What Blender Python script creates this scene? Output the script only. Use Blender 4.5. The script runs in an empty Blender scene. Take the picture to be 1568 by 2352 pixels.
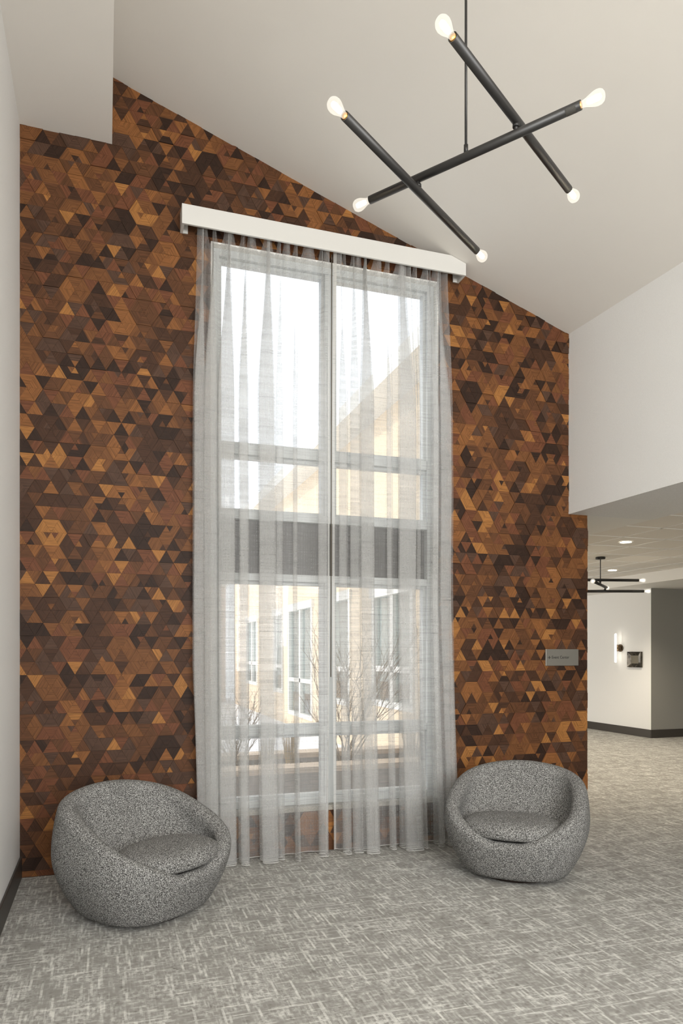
import bpy, bmesh, math, random
from mathutils import Vector, Matrix, noise as mnoise
random.seed(7)
PI = math.pi

# ------------------------------------------------------------------ camera, sky, sun, lights, exposure
SC = bpy.context.scene
COL = SC.collection
TH = math.radians(18.3); FPX = 1640.0; HOR = 1500.0; DW = 5.19; CAMZ = 1.5
cam_d = bpy.data.cameras.new('camera'); cam = bpy.data.objects.new('camera', cam_d); COL.objects.link(cam)
cam_d.sensor_fit = 'VERTICAL'; cam_d.sensor_height = 36.0; cam_d.sensor_width = 24.0
cam_d.lens = 36.0*FPX/2352.0
cam_d.shift_y = (HOR-1176.0)/2352.0
cam_d.clip_start = 0.05; cam_d.clip_end = 300
cam.location = (0, -DW, CAMZ); cam.rotation_euler = (PI/2, 0, -TH)
SC.camera = cam

wd = bpy.data.worlds.new('sky'); SC.world = wd; wd.use_nodes = True
bg = wd.node_tree.nodes['Background']; bg.inputs[0].default_value = (0.86, 0.93, 1.0, 1); bg.inputs[1].default_value = 1.35

sun_d = bpy.data.lights.new('sun', 'SUN'); sun_d.energy = 0.9; sun_d.angle = 0.02; sun_d.color = (1, .92, .80)
sun = bpy.data.objects.new('sun', sun_d); COL.objects.link(sun)
sun.rotation_euler = Vector((0.9, -0.16, -0.55)).to_track_quat('-Z', 'Y').to_euler()

def area(name, loc, direction, sx, sy, power, color=(1, 1, 1)):
    d = bpy.data.lights.new(name, 'AREA'); d.shape = 'RECTANGLE'; d.size = sx; d.size_y = sy
    d.energy = power; d.color = color
    o = bpy.data.objects.new(name, d); COL.objects.link(o); o.location = loc
    o.rotation_euler = Vector(direction).to_track_quat('-Z', 'Z').to_euler()
    return o
# unseen fill lamp added at the rear wall, and daylight through the wing windows
area('rear_fill_light', (1.7, -9.35, 2.9), (0, 1, -0.12), 4.0, 3.6, 410, (1.0, 0.985, 0.96))
area('wing_window_daylight', (4.0, 8.0, 1.5), (1, 0, 0), 10.0, 1.9, 270, (1.0, 0.97, 0.92))

SC.view_settings.view_transform = 'Standard'; SC.view_settings.look = 'None'
SC.view_settings.exposure = 0.56; SC.view_settings.gamma = 1.0; SC.view_settings.use_curve_mapping = False
try:
    SC.cycles.use_denoising = True; SC.cycles.max_bounces = 10; SC.cycles.transparent_max_bounces = 32
    SC.cycles.diffuse_bounces = 5; SC.cycles.sample_clamp_indirect = 6.0
    SC.cycles.caustics_reflective = False; SC.cycles.caustics_refractive = False
except Exception:
    pass

# ------------------------------------------------------------------ helpers
def ray(px, py):
    a = (px-784.0)/FPX; b = (HOR-py)/FPX
    return Vector((math.sin(TH)+a*math.cos(TH), math.cos(TH)-a*math.sin(TH), b))
C0 = Vector((0, -DW, CAMZ))
def at_z(px, py, z):
    r = ray(px, py); return C0 + r*((z-CAMZ)/r.z)
def at_y(px, py, y):
    r = ray(px, py); return C0 + r*((y+DW)/r.y)
def at_x(px, py, x):
    r = ray(px, py); return C0 + r*(x/r.x)

def S(r, g, b, k=1.0):
    def f(c):
        c /= 255.0
        return (c/12.92 if c <= 0.04045 else ((c+0.055)/1.055)**2.4)*k
    return (min(f(r), 1), min(f(g), 1), min(f(b), 1), 1)

class NT:
    def __init__(s, m):
        s.t = m.node_tree; s.t.nodes.clear()
        s.out = s.t.nodes.new('ShaderNodeOutputMaterial')
    def n(s, typ, **kw):
        nd = s.t.nodes.new('ShaderNode'+typ)
        for k, v in kw.items(): setattr(nd, k, v)
        return nd
    def l(s, a, b): s.t.links.new(a, b)
def newmat(name):
    m = bpy.data.materials.new(name); m.use_nodes = True
    return m, NT(m)
def setin(nd, **kw):
    for k, v in kw.items():
        nd.inputs[k.replace('_', ' ')].default_value = v
def ramp(t, fac, stops):
    r = t.n('ValToRGB'); e = r.color_ramp.elements
    while len(e) < len(stops): e.new(0.5)
    for i, (p, c) in enumerate(stops):
        e[i].position = p; e[i].color = c if len(c) == 4 else (*c, 1)
    t.l(fac, r.inputs[0]); return r
def plain(name, col, rough=0.5, metal=0.0, bump=0.0, bscale=200, var=0.0, spec=0.5):
    m, t = newmat(name); p = t.n('BsdfPrincipled'); setin(p, Roughness=rough, Metallic=metal)
    p.inputs['Specular IOR Level'].default_value = spec
    p.inputs['Base Color'].default_value = col
    if bump or var:
        tc = t.n('TexCoord'); nz = t.n('TexNoise'); setin(nz, Scale=bscale, Detail=3.0); t.l(tc.outputs['Object'], nz.inputs['Vector'])
        if var:
            r = ramp(t, nz.outputs[0], [(0.25, tuple(c*(1-var) for c in col[:3])), (0.75, tuple(min(1, c*(1+var)) for c in col[:3]))])
            t.l(r.outputs[0], p.inputs['Base Color'])
        if bump:
            b = t.n('Bump'); setin(b, Strength=bump, Distance=0.002); t.l(nz.outputs[0], b.inputs['Height']); t.l(b.outputs[0], p.inputs['Normal'])
    t.l(p.outputs[0], t.out.inputs[0]); return m
def emit(name, col, strength):
    m, t = newmat(name); e = t.n('Emission'); e.inputs[0].default_value = col; e.inputs[1].default_value = strength
    t.l(e.outputs[0], t.out.inputs[0]); return m
def glass(name, refl=0.08, tint=(1, 1, 1, 1), rough=0.0):
    m, t = newmat(name); tr = t.n('BsdfTransparent'); tr.inputs[0].default_value = tint
    g = t.n('BsdfGlossy'); g.inputs['Roughness'].default_value = rough
    mx = t.n('MixShader'); mx.inputs[0].default_value = refl
    t.l(tr.outputs[0], mx.inputs[1]); t.l(g.outputs[0], mx.inputs[2]); t.l(mx.outputs[0], t.out.inputs[0]); return m

class MB:
    """collects verts / faces of one mesh"""
    def __init__(s): s.v = []; s.f = []; s.mi = []; s.sm = []
    def add(s, vs, fs, mi=0, smooth=False):
        o = len(s.v); s.v += [tuple(v) for v in vs]
        for f in fs: s.f.append([i+o for i in f]); s.mi.append(mi); s.sm.append(smooth)
    def box(s, x0, x1, y0, y1, z0, z1, mi=0):
        vs = [(x, y, z) for z in (z0, z1) for y in (y0, y1) for x in (x0, x1)]
        s.add(vs, [(0, 2, 3, 1), (4, 5, 7, 6), (0, 1, 5, 4), (2, 6, 7, 3), (0, 4, 6, 2), (1, 3, 7, 5)], mi)
        return s
    def prism(s, poly, fn0, fn1, mi=0):
        n = len(poly); s.add([fn0(p) for p in poly]+[fn1(p) for p in poly],
              [list(range(n))[::-1], [n+i for i in range(n)]]+[[i, (i+1) % n, n+(i+1) % n, n+i] for i in range(n)], mi); return s
    def tube(s, a, b, r0, r1=None, n=16, caps=True, mi=0, smooth=True):
        a = Vector(a); b = Vector(b); r1 = r0 if r1 is None else r1
        q = (b-a).to_track_quat('Z', 'Y'); vs = []
        for p, r in ((a, r0), (b, r1)):
            for i in range(n):
                t = 2*PI*i/n; vs.append(p+q@Vector((r*math.cos(t), r*math.sin(t), 0)))
        s.add(vs, [[i, (i+1) % n, n+(i+1) % n, n+i] for i in range(n)], mi, smooth)
        if caps: s.add(vs, [list(range(n))[::-1], [n+i for i in range(n)]], mi)
        return s
    def lathe(s, prof, a, d, n=24, mi=0, smooth=True):
        """prof: (r, h) along axis d from a"""
        a = Vector(a); q = Vector(d).to_track_quat('Z', 'Y'); vs = []; fs = []
        for r, h in prof:
            for i in range(n):
                t = 2*PI*i/n; vs.append(a+q@Vector((r*math.cos(t), r*math.sin(t), h)))
        for k in range(len(prof)-1):
            for i in range(n):
                fs.append([k*n+i, k*n+(i+1) % n, (k+1)*n+(i+1) % n, (k+1)*n+i])
        s.add(vs, fs, mi, smooth); return s
    def mesh(s, name):
        me = bpy.data.meshes.new(name); me.from_pydata(s.v, [], s.f)
        me.polygons.foreach_set('material_index', s.mi); me.polygons.foreach_set('use_smooth', s.sm)
        me.update(); return me
    def build(s, name, mats, parent=None, loc=None, fix=True):
        me = s.mesh(name)
        if fix:
            bm = bmesh.new(); bm.from_mesh(me); bmesh.ops.remove_doubles(bm, verts=bm.verts, dist=1e-6)
            bmesh.ops.recalc_face_normals(bm, faces=bm.faces); bm.to_mesh(me); bm.free()
        for m in (mats if isinstance(mats, (list, tuple)) else [mats]): me.materials.append(m)
        o = bpy.data.objects.new(name, me); COL.objects.link(o)
        if parent: o.parent = parent
        if loc is not None: o.location = loc
        return o
def empty(name, loc=(0, 0, 0), rz=0):
    o = bpy.data.objects.new(name, None); COL.objects.link(o); o.location = loc; o.rotation_euler = (0, 0, rz)
    o.empty_display_size = 0.1; return o
def tag(o, label, cat, group=None):
    o['label'] = label; o['category'] = cat
    if group: o['group'] = group
    return o
def struct(o, label=None, cat=None):
    o['kind'] = 'structure'
    if label: o['label'] = label
    if cat: o['category'] = cat
    return o
def bevel(o, w=0.004, seg=2):
    m = o.modifiers.new('bevel', 'BEVEL'); m.width = w; m.segments = seg; m.limit_method = 'ANGLE'; return o

# ------------------------------------------------------------------ key dimensions
XL = -0.54; XR = 3.951; XB = 3.76; YB = -9.5
def zc(x): return 5.479-0.338*(x-0.0525)
ZS_L = 5.02; XS_L = 0.045; ZS_R = 2.688
WX0, WX1, WZ0, WZ1 = 0.722, 2.535, 0.34, 4.475       # window opening
ZACT = 2.82; ZHS = 2.646

# ------------------------------------------------------------------ materials
def wallcover(name, col, k=1.0):
    m, t = newmat(name); p = t.n('BsdfPrincipled'); setin(p, Roughness=0.75); p.inputs['Specular IOR Level'].default_value = 0.2
    tc = t.n('TexCoord'); mp = t.n('Mapping'); mp.inputs['Scale'].default_value = (30, 30, 220); t.l(tc.outputs['Object'], mp.inputs['Vector'])
    n1 = t.n('TexNoise'); setin(n1, Scale=4.0, Detail=2.0); t.l(mp.outputs[0], n1.inputs['Vector'])
    r = ramp(t, n1.outputs[0], [(0.3, tuple(c*0.93 for c in col[:3])), (0.7, tuple(min(1, c*1.03) for c in col[:3]))])
    t.l(r.outputs[0], p.inputs['Base Color'])
    b = t.n('Bump'); setin(b, Strength=0.25, Distance=0.002); t.l(n1.outputs[0], b.inputs['Height']); t.l(b.outputs[0], p.inputs['Normal'])
    t.l(p.outputs[0], t.out.inputs[0]); return m
M_wall = wallcover('woven_wallcovering', (0.79, 0.785, 0.765))
M_ceil = plain('ceiling_paint', (0.78, 0.75, 0.70, 1), 0.85, var=0.012, bscale=2, spec=0.2)
M_paint = plain('white_paint', (0.80, 0.785, 0.745, 1), 0.6, spec=0.3)
M_tileact = plain('acoustic_tile', (0.78, 0.75, 0.70, 1), 0.9, bump=0.5, bscale=160, var=0.05, spec=0.1)
M_tbar = plain('grid_bar_white', (0.86, 0.85, 0.82, 1), 0.4)
M_base = plain('charcoal_base', S(62, 57, 52), 0.45)
M_dark = plain('dark_substrate', S(38, 26, 19), 0.8)
M_black = plain('satin_black_metal', (0.016, 0.015, 0.014, 1), 0.42, spec=0.5)
M_white_al = plain('light_grey_window_frame', (0.52, 0.54, 0.54, 1), 0.4)
M_val = plain('valance_white', (0.60, 0.59, 0.56, 1), 0.5)
M_spandrel = plain('dark_spandrel', S(38, 33, 29), 0.35)
M_glass = glass('window_glass', 0.06)
M_stone = plain('speckled_stone_sill', S(150, 145, 135), 0.4, var=0.5, bscale=150)

def make_carpet():
    m, t = newmat('crosshatch_carpet'); p = t.n('BsdfPrincipled'); setin(p, Roughness=0.95); p.inputs['Specular IOR Level'].default_value = 0.1
    tc = t.n('TexCoord')
    sp = t.n('SeparateXYZ'); t.l(tc.outputs['Object'], sp.inputs[0])
    def lines(axis, width, along, lo, hi, seed):
        """straight yarn lines of constant width along X or Y, broken into random lengths"""
        a_, b_ = (sp.outputs[0], sp.outputs[1]) if axis == 'y' else (sp.outputs[1], sp.outputs[0])
        sn = t.n('Math', operation='SNAP'); sn.inputs[1].default_value = width; t.l(a_, sn.inputs[0])
        k1 = t.n('Math', operation='MULTIPLY'); k1.inputs[1].default_value = 7.31/width; t.l(sn.outputs[0], k1.inputs[0])
        k2 = t.n('Math', operation='MULTIPLY'); k2.inputs[1].default_value = along; t.l(b_, k2.inputs[0])
        cb = t.n('CombineXYZ'); cb.inputs[2].default_value = seed; t.l(k1.outputs[0], cb.inputs[0]); t.l(k2.outputs[0], cb.inputs[1])
        n = t.n('TexNoise'); setin(n, Scale=1.0, Detail=2.0, Roughness=0.6); t.l(cb.outputs[0], n.inputs['Vector'])
        mr = t.n('MapRange'); mr.inputs['From Min'].default_value = lo; mr.inputs['From Max'].default_value = hi
        t.l(n.outputs[0], mr.inputs['Value']); return mr.outputs[0]
    def blocks(w, scale, lo, hi, seed, det=3.0):
        vs = t.n('VectorMath', operation='SNAP'); vs.inputs[1].default_value = (w, w*1.6, 1); t.l(tc.outputs['Object'], vs.inputs[0])
        ad = t.n('VectorMath', operation='ADD'); ad.inputs[1].default_value = (seed, seed*1.7, 0); t.l(vs.outputs[0], ad.inputs[0])
        n = t.n('TexNoise'); setin(n, Scale=scale, Detail=det, Roughness=0.65); t.l(ad.outputs[0], n.inputs['Vector'])
        mr = t.n('MapRange'); mr.inputs['From Min'].default_value = lo; mr.inputs['From Max'].default_value = hi
        t.l(n.outputs[0], mr.inputs['Value']); return mr.outputs[0]
    def mth(op, a, b):
        k = t.n('Math', operation=op); k.use_clamp = False
        for i, v in enumerate((a, b)):
            if isinstance(v, (int, float)): k.inputs[i].default_value = v
            else: t.l(v, k.inputs[i])
        return k.outputs[0]
    # yarn lines running along Y and along X, and worn patches between them
    l1 = mth('MAXIMUM', lines('y', .0105, 4.2, .555, .68, 1.1), lines('x', .009, 3.4, .57, .70, 5.7))
    l2 = mth('MAXIMUM', lines('y', .0065, 8.0, .52, .70, 2.3), lines('x', .006, 7.0, .55, .72, 9.1))
    patch = blocks(.006, 7.0, .36, .66, 3.3)
    worn = blocks(.0055, 38.0, .44, .60, 8.8, 2.0)
    c = mth('ADD', mth('MULTIPLY', l1, mth('ADD', mth('MULTIPLY', worn, .35), .50)), mth('MULTIPLY', mth('MULTIPLY', l2, .55), mth('ADD', mth('MULTIPLY', patch, .8), .2)))
    c = mth('ADD', c, mth('MULTIPLY', mth('MULTIPLY', worn, patch), .52))
    dk = blocks(.005, 26.0, .42, .30, 4.4, 2.0)
    c = mth('SUBTRACT', c, mth('MULTIPLY', dk, .22))
    # pile ribs along Y
    wv = t.n('TexWave'); setin(wv, Scale=62.0, Distortion=0.6, Detail=1.0); wv.inputs['Detail Scale'].default_value = 2.0
    t.l(tc.outputs['Object'], wv.inputs['Vector'])
    c2 = mth('ADD', mth('ADD', mth('MULTIPLY', c, 0.72), .14), mth('MULTIPLY', wv.outputs[1], 0.12))
    r = ramp(t, c2, [(0.0, S(112, 109, 104)), (0.26, S(148, 146, 141)), (0.62, S(188, 187, 182)), (1.0, S(208, 207, 201))])
    t.l(r.outputs[0], p.inputs['Base Color'])
    bp = t.n('Bump'); setin(bp, Strength=0.35, Distance=0.003); t.l(c2, bp.inputs['Height']); t.l(bp.outputs[0], p.inputs['Normal'])
    t.l(p.outputs[0], t.out.inputs[0]); return m
M_carpet = make_carpet()

TONES = [(52, 36, 27), (70, 47, 33), (92, 60, 38), (112, 73, 43), (106, 66, 44), (130, 85, 48), (154, 105, 57), (80, 58, 45)]
TW = [13, 19, 20, 17, 13, 10, 5, 9]
def make_wood(i, c):
    m, t = newmat('walnut_tone_%d' % i); p = t.n('BsdfPrincipled'); setin(p, Roughness=0.55); p.inputs['Specular IOR Level'].default_value = 0.14
    col = S(*c, k=0.80)
    uv = t.n('UVMap'); oi = t.n('ObjectInfo'); ml = t.n('Math', operation='MULTIPLY'); ml.inputs[1].default_value = 37.0
    t.l(oi.outputs['Random'], ml.inputs[0])
    ad = t.n('VectorMath', operation='ADD'); t.l(uv.outputs[0], ad.inputs[0]); t.l(ml.outputs[0], ad.inputs[1])
    mp = t.n('Mapping'); mp.inputs['Scale'].default_value = (7, 150, 1); t.l(ad.outputs[0], mp.inputs['Vector'])
    n1 = t.n('TexNoise'); setin(n1, Scale=1.0, Detail=4.0, Roughness=0.62, Distortion=0.5); t.l(mp.outputs[0], n1.inputs['Vector'])
    mp2 = t.n('Mapping'); mp2.inputs['Scale'].default_value = (4, 22, 1); t.l(ad.outputs[0], mp2.inputs['Vector'])
    wv = t.n('TexWave'); wv.bands_direction = 'Y'; setin(wv, Scale=1.6, Distortion=5.0, Detail=2.0); t.l(mp2.outputs[0], wv.inputs['Vector'])
    mx = t.n('Math', operation='MULTIPLY_ADD'); mx.inputs[1].default_value = 0.10; t.l(wv.outputs[1], mx.inputs[0])
    sc = t.n('Math', operation='MULTIPLY'); sc.inputs[1].default_value = 0.95; t.l(n1.outputs[0], sc.inputs[0]); t.l(sc.outputs[0], mx.inputs[2])
    r = ramp(t, mx.outputs[0], [(0.32, tuple(x*0.52 for x in col[:3])), (0.52, col), (0.75, tuple(min(1, x*1.45) for x in col[:3]))])
    t.l(r.outputs[0], p.inputs['Base Color'])
    b = t.n('Bump'); setin(b, Strength=0.12, Distance=0.001); t.l(mx.outputs[0], b.inputs['Height']); t.l(b.outputs[0], p.inputs['Normal'])
    t.l(p.outputs[0], t.out.inputs[0]); return m
M_wood = [make_wood(i, c) for i, c in enumerate(TONES)]

def make_boucle():
    m, t = newmat('salt_and_pepper_boucle'); p = t.n('BsdfPrincipled'); setin(p, Roughness=0.95); p.inputs['Specular IOR Level'].default_value = 0.1
    tc = t.n('TexCoord'); n1 = t.n('TexNoise'); setin(n1, Scale=205.0, Detail=2.0, Roughness=0.7); t.l(tc.outputs['Object'], n1.inputs['Vector'])
    n2 = t.n('TexNoise'); setin(n2, Scale=420.0, Detail=1.0); t.l(tc.outputs['Object'], n2.inputs['Vector'])
    mx = t.n('Math', operation='MULTIPLY_ADD'); mx.inputs[1].default_value = 0.25; t.l(n2.outputs[0], mx.inputs[0])
    sc = t.n('Math', operation='MULTIPLY'); sc.inputs[1].default_value = 0.75; t.l(n1.outputs[0], sc.inputs[0]); t.l(sc.outputs[0], mx.inputs[2])
    r = ramp(t, mx.outputs[0], [(0.38, (0.022, 0.021, 0.020)), (0.475, (0.09, 0.088, 0.085)), (0.555, (0.30, 0.297, 0.285)), (0.66, (0.56, 0.56, 0.54))])
    t.l(r.outputs[0], p.inputs['Base Color'])
    b = t.n('Bump'); setin(b, Strength=0.6, Distance=0.004); t.l(mx.outputs[0], b.inputs['Height']); t.l(b.outputs[0], p.inputs['Normal'])
    t.l(p.outputs[0], t.out.inputs[0]); return m
M_boucle = make_boucle()

def make_sheer(name, a_lo, a_hi, col):
    m, t = newmat(name)
    uv = t.n('UVMap')
    mp = t.n('Mapping'); mp.inputs['Scale'].default_value = (1.3, 100, 1); t.l(uv.outputs[0], mp.inputs['Vector'])
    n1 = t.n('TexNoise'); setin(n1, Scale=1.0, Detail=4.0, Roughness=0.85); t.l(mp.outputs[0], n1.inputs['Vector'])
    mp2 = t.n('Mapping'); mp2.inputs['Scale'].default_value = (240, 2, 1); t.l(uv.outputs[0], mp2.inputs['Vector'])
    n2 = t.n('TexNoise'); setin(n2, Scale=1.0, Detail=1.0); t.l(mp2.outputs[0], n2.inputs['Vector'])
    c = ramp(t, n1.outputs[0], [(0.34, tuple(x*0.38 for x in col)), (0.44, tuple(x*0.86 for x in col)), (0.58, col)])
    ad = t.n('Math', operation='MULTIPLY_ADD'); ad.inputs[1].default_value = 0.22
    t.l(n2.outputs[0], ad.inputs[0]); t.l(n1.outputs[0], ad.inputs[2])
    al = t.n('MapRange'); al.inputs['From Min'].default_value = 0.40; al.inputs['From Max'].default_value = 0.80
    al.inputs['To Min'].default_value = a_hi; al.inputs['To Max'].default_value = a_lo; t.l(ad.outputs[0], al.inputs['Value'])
    df = t.n('BsdfDiffuse'); tl = t.n('BsdfTranslucent'); t.l(c.outputs[0], df.inputs[0]); t.l(c.outputs[0], tl.inputs[0])
    m1 = t.n('MixShader'); m1.inputs[0].default_value = 0.42; t.l(df.outputs[0], m1.inputs[1]); t.l(tl.outputs[0], m1.inputs[2])
    tr = t.n('BsdfTransparent'); m2 = t.n('MixShader'); t.l(al.outputs[0], m2.inputs[0]); t.l(tr.outputs[0], m2.inputs[1]); t.l(m1.outputs[0], m2.inputs[2])
    t.l(m2.outputs[0], t.out.inputs[0]); return m
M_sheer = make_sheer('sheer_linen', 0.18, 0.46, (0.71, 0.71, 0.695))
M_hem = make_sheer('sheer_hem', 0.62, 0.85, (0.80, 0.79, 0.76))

# ------------------------------------------------------------------ room shell
f = MB(); f.prism([(XL-.1, YB), (13.5, YB), (13.5, 17), (XR, 17), (XR, 0.02), (XL-.1, 0.02)], lambda p: (p[0], p[1], -0.05), lambda p: (p[0], p[1], 0.0))
struct(f.build('floor', M_carpet))
struct(MB().box(XL-.12, XL, YB, 0.3, 0, 6.0).build('wall_left', M_wall))
bb = struct(MB().box(XL, XL+.014, YB, 0.0, 0, 0.145).build('baseboard_left', M_base)); bevel(bb, .004)
# sloped ceiling
c = MB(); c.prism([(XL-.1, zc(XL-.1)), (4.7, zc(4.7)), (4.7, zc(4.7)+.12), (XL-.1, zc(XL-.1)+.12)], lambda p: (p[0], YB, p[1]), lambda p: (p[0], 0.3, p[1]))
struct(c.build('ceiling', M_ceil))
# dropped soffit along the left wall
c = MB(); c.prism([(XL, ZS_L), (XS_L, ZS_L), (XS_L, zc(XS_L)+.02), (XL, zc(XL)+.02)], lambda p: (p[0], YB, p[1]), lambda p: (p[0], 0.0, p[1]))
struct(c.build('trim_1', M_ceil))
# bulkhead over the opening to the concourse
c = MB(); sh = 0.033
pl = [(XB, 0.0), (XB-sh*YB, YB), (4.62, YB), (4.62, 0.0)]
c.prism(pl, lambda p: (p[0], p[1], ZS_R), lambda p: (p[0], p[1], zc(p[0])+.02))
struct(c.build('wall_right', M_wall))
struct(MB().box(XR, 4.62, 0.0, 17, ZS_R, 3.1).build('trim_2', M_paint))
# rear wall with an unseen opening added to let light in (behind the photographer)
r = MB(); r.box(XL, 0.0, YB-.15, YB, 0, 6); r.box(3.5, 4.62, YB-.15, YB, 0, 6); r.box(0, 3.5, YB-.15, YB, 0, .4); r.box(0, 3.5, YB-.15, YB, 4.0, 6)
struct(r.build('wall_rear', M_wall))
struct(MB().box(4.62, 13.5, YB-.15, YB, 0, 3.2).build('wall_concourse_rear', M_wall))

# ------------------------------------------------------------------ feature wall: walnut triangles
def clip(poly, a, b, c_):
    out = []; n = len(poly)
    for i in range(n):
        p, q = poly[i], poly[(i+1) % n]; dp = a*p[0]+b*p[1]-c_; dq = a*q[0]+b*q[1]-c_
        if dp >= -1e-9: out.append(p)
        if (dp > 1e-9 and dq < -1e-9) or (dp < -1e-9 and dq > 1e-9):
            t = dp/(dp-dq); out.append((p[0]+t*(q[0]-p[0]), p[1]+t*(q[1]-p[1])))
    return out if len(out) >= 3 and parea(out) > 2e-6 else []
def parea(p):
    return abs(sum(p[i][0]*p[(i+1) % len(p)][1]-p[(i+1) % len(p)][0]*p[i][1] for i in range(len(p))))/2
def subtract(polys, x0, x1, z0, z1):
    out = []
    for p in polys:
        xs = [v[0] for v in p]; zs = [v[1] for v in p]
        if max(xs) <= x0 or min(xs) >= x1 or max(zs) <= z0 or min(zs) >= z1: out.append(p); continue
        left = clip(p, -1, 0, -x0); right = clip(p, 1, 0, x1)
        mid = clip(clip(p, 1, 0, x0) or [(0, 0)]*3, -1, 0, -x1)
        top = clip(mid, 0, 1, z1) if mid else []; bot = clip(mid, 0, -1, -z0) if mid else []
        out += [q for q in (left, right, top, bot) if q]
    return out
def wallclip(poly):
    p = clip(poly, 1, 0, XL)
    for a, b, c_ in ((-1, 0, -XR), (0, 1, 0.004), (-0.338, -1, -(5.479+0.338*0.0525)-0.004)):
        if p: p = clip(p, a, b, c_)
    if not p: return []
    ps = subtract([p], WX0, WX1, WZ0, WZ1)
    ps = subtract(ps, XL-1, XS_L, ZS_L, 9)
    return subtract(ps, XB, 9, ZS_R, 9)

wb = MB()
wallpoly = [(XL, 0), (XR, 0), (XR, zc(XR)), (XL, zc(XL))]
for p in subtract([wallpoly], WX0, WX1, WZ0, WZ1):
    wb.prism(p, lambda q: (q[0], 0.020, q[1]), lambda q: (q[0], 0.30, q[1]))
wall_back = struct(wb.build('wall_back', M_dark, fix=False))

SD = 0.1008; RH = SD*math.sqrt(3)/2
HX, HZ = -0.347, 2.837     # a hexagon centre found in the photograph
def piece_mesh(name, polys, cen, ang, depth, split=None):
    """triangle prism, front at local y=-depth, chamfered; uv grain rotated by ang"""
    me_v = []; me_f = []; mi = []
    for P in polys:
        gx = sum(p[0] for p in P)/len(P); gz = sum(p[1] for p in P)/len(P)
        def sc(k): return [(gx+(p[0]-gx)*k, gz+(p[1]-gz)*k) for p in P]
        rings = [(sc(0.994), 0.0), (sc(0.994), -depth+0.0005), (sc(0.987), -depth)]
        o = len(me_v); n = len(P)
        for R_, y in rings:
            me_v += [(x-cen[0], y, z-cen[1]) for x, z in R_]
        for k in range(2):
            for i in range(n):
                me_f.append([o+k*n+i, o+k*n+(i+1) % n, o+(k+1)*n+(i+1) % n, o+(k+1)*n+i]); mi.append(0)
        if split is None or n != 3:
            me_f.append([o+2*n+i for i in range(n)]); mi.append(0)
        else:   # inner tip of another tone: split index = vertex at the hexagon centre
            a = split; b = (split+1) % 3; c2 = (split+2) % 3
            A, B, C = [Vector((me_v[o+6+i][0], me_v[o+6+i][1], me_v[o+6+i][2])) for i in (a, b, c2)]
            k0 = len(me_v); me_v += [tuple(A.lerp(B, .48)), tuple(A.lerp(C, .48))]
            me_f.append([o+6+a, k0, k0+1]); mi.append(1)
            me_f.append([k0, o+6+b, o+6+c2, k0+1]); mi.append(0)
    me = bpy.data.meshes.new(name); me.from_pydata(me_v, [], me_f); me.polygons.foreach_set('material_index', mi)
    uvl = me.uv_layers.new(name='UVMap'); ca, sa = math.cos(ang), math.sin(ang)
    for lp in me.loops:
        v = me.vertices[lp.vertex_index].co
        uvl.data[lp.index].uv = (v.x*ca+v.z*sa, -v.x*sa+v.z*ca)
    me.materials.append(M_wood[0]); me.materials.append(M_wood[0])
    return me
# base triangles (x, z) around their centroid; up / down, three grain variants, whole / split
base = {}
for up in (0, 1):
    T = [(-SD/2, -RH/3), (SD/2, -RH/3), (0, 2*RH/3)] if up else [(SD/2, RH/3), (-SD/2, RH/3), (0, -2*RH/3)]
    for k in range(3):
        b_, c_ = T[(k+1) % 3], T[(k+2) % 3]; ang = math.atan2(c_[1]-b_[1], c_[0]-b_[0])
        for sp in (0, 1):
            base[(up, k, sp)] = piece_mesh('triangle', [T], (0, 0), ang, 0.010, k if sp else None)
hexcol = {}; hexoff = {}
rng = random.Random(21)
panels = {}
i0 = int((XL-HX)/SD*2)-6; i1 = int((XR-HX)/(SD/2))+6
r0 = int((0-HZ)/RH)-3; r1 = int((5.8-HZ)/RH)+3
tri_list = []
for row in range(r0, r1):          # strip between lattice rows `row` and `row+1`
    zb = HZ+row*RH
    for i in range(i0, i1):
        # lattice point (i2, row): x = HX + i2*SD/2 with i2 parity == row parity
        up = ((i+row) % 2 == 0)
        if up: T = [(i, row), (i+2, row), (i+1, row+1)]
        else:  T = [(i+2, row+1), (i, row+1), (i+1, row)]
        # vertex colour class: q axial coordinates
        def cls(v):
            a = (v[0]-v[1])//2; return (a - v[1]) % 3
        k = [cls(v) for v in T].index(0) if 0 in [cls(v) for v in T] else 0
        P = [(HX+v[0]*SD/2, HZ+v[1]*RH) for v in T]
        cx = sum(p[0] for p in P)/3; cz = sum(p[1] for p in P)/3
        # panel: 3 sides wide, 4 rows high, zigzag side edges (grouped by whole hexagon columns)
        pr = math.floor((row-1)/4)
        tz = ((row-1) % 2)
        frac = (cz-zb)/RH
        zig = (frac if tz else 1-frac)
        pc = math.floor((cx-(HX-SD)-SD/2*(row % 2 and frac or (1-frac)) + SD/2)/(3*SD))
        tri_list.append((P, (cx, cz), up, k, T[k], (pc, pr)))
for P, cen, up, k, hexc, pk in tri_list:
    if cen[0] < XL-.2 or cen[0] > XR+.2 or cen[1] < -.2 or cen[1] > 5.9: continue
    if all(XL+.001 < p[0] < XB-.001 and .005 < p[1] < zc(p[0])-.003 and not (p[0] < XS_L+.001 and p[1] > ZS_L-.001) for p in P) and \
       (max(p[0] for p in P) < WX0 or min(p[0] for p in P) > WX1 or max(p[1] for p in P) < WZ0 or min(p[1] for p in P) > WZ1):
        polys = None
    else:
        polys = wallclip(P)
        if not polys: continue
    panels.setdefault(pk, []).append((P, cen, up, k, hexc, polys))
def tone(): return rng.choices(range(8), TW)[0]
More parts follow.
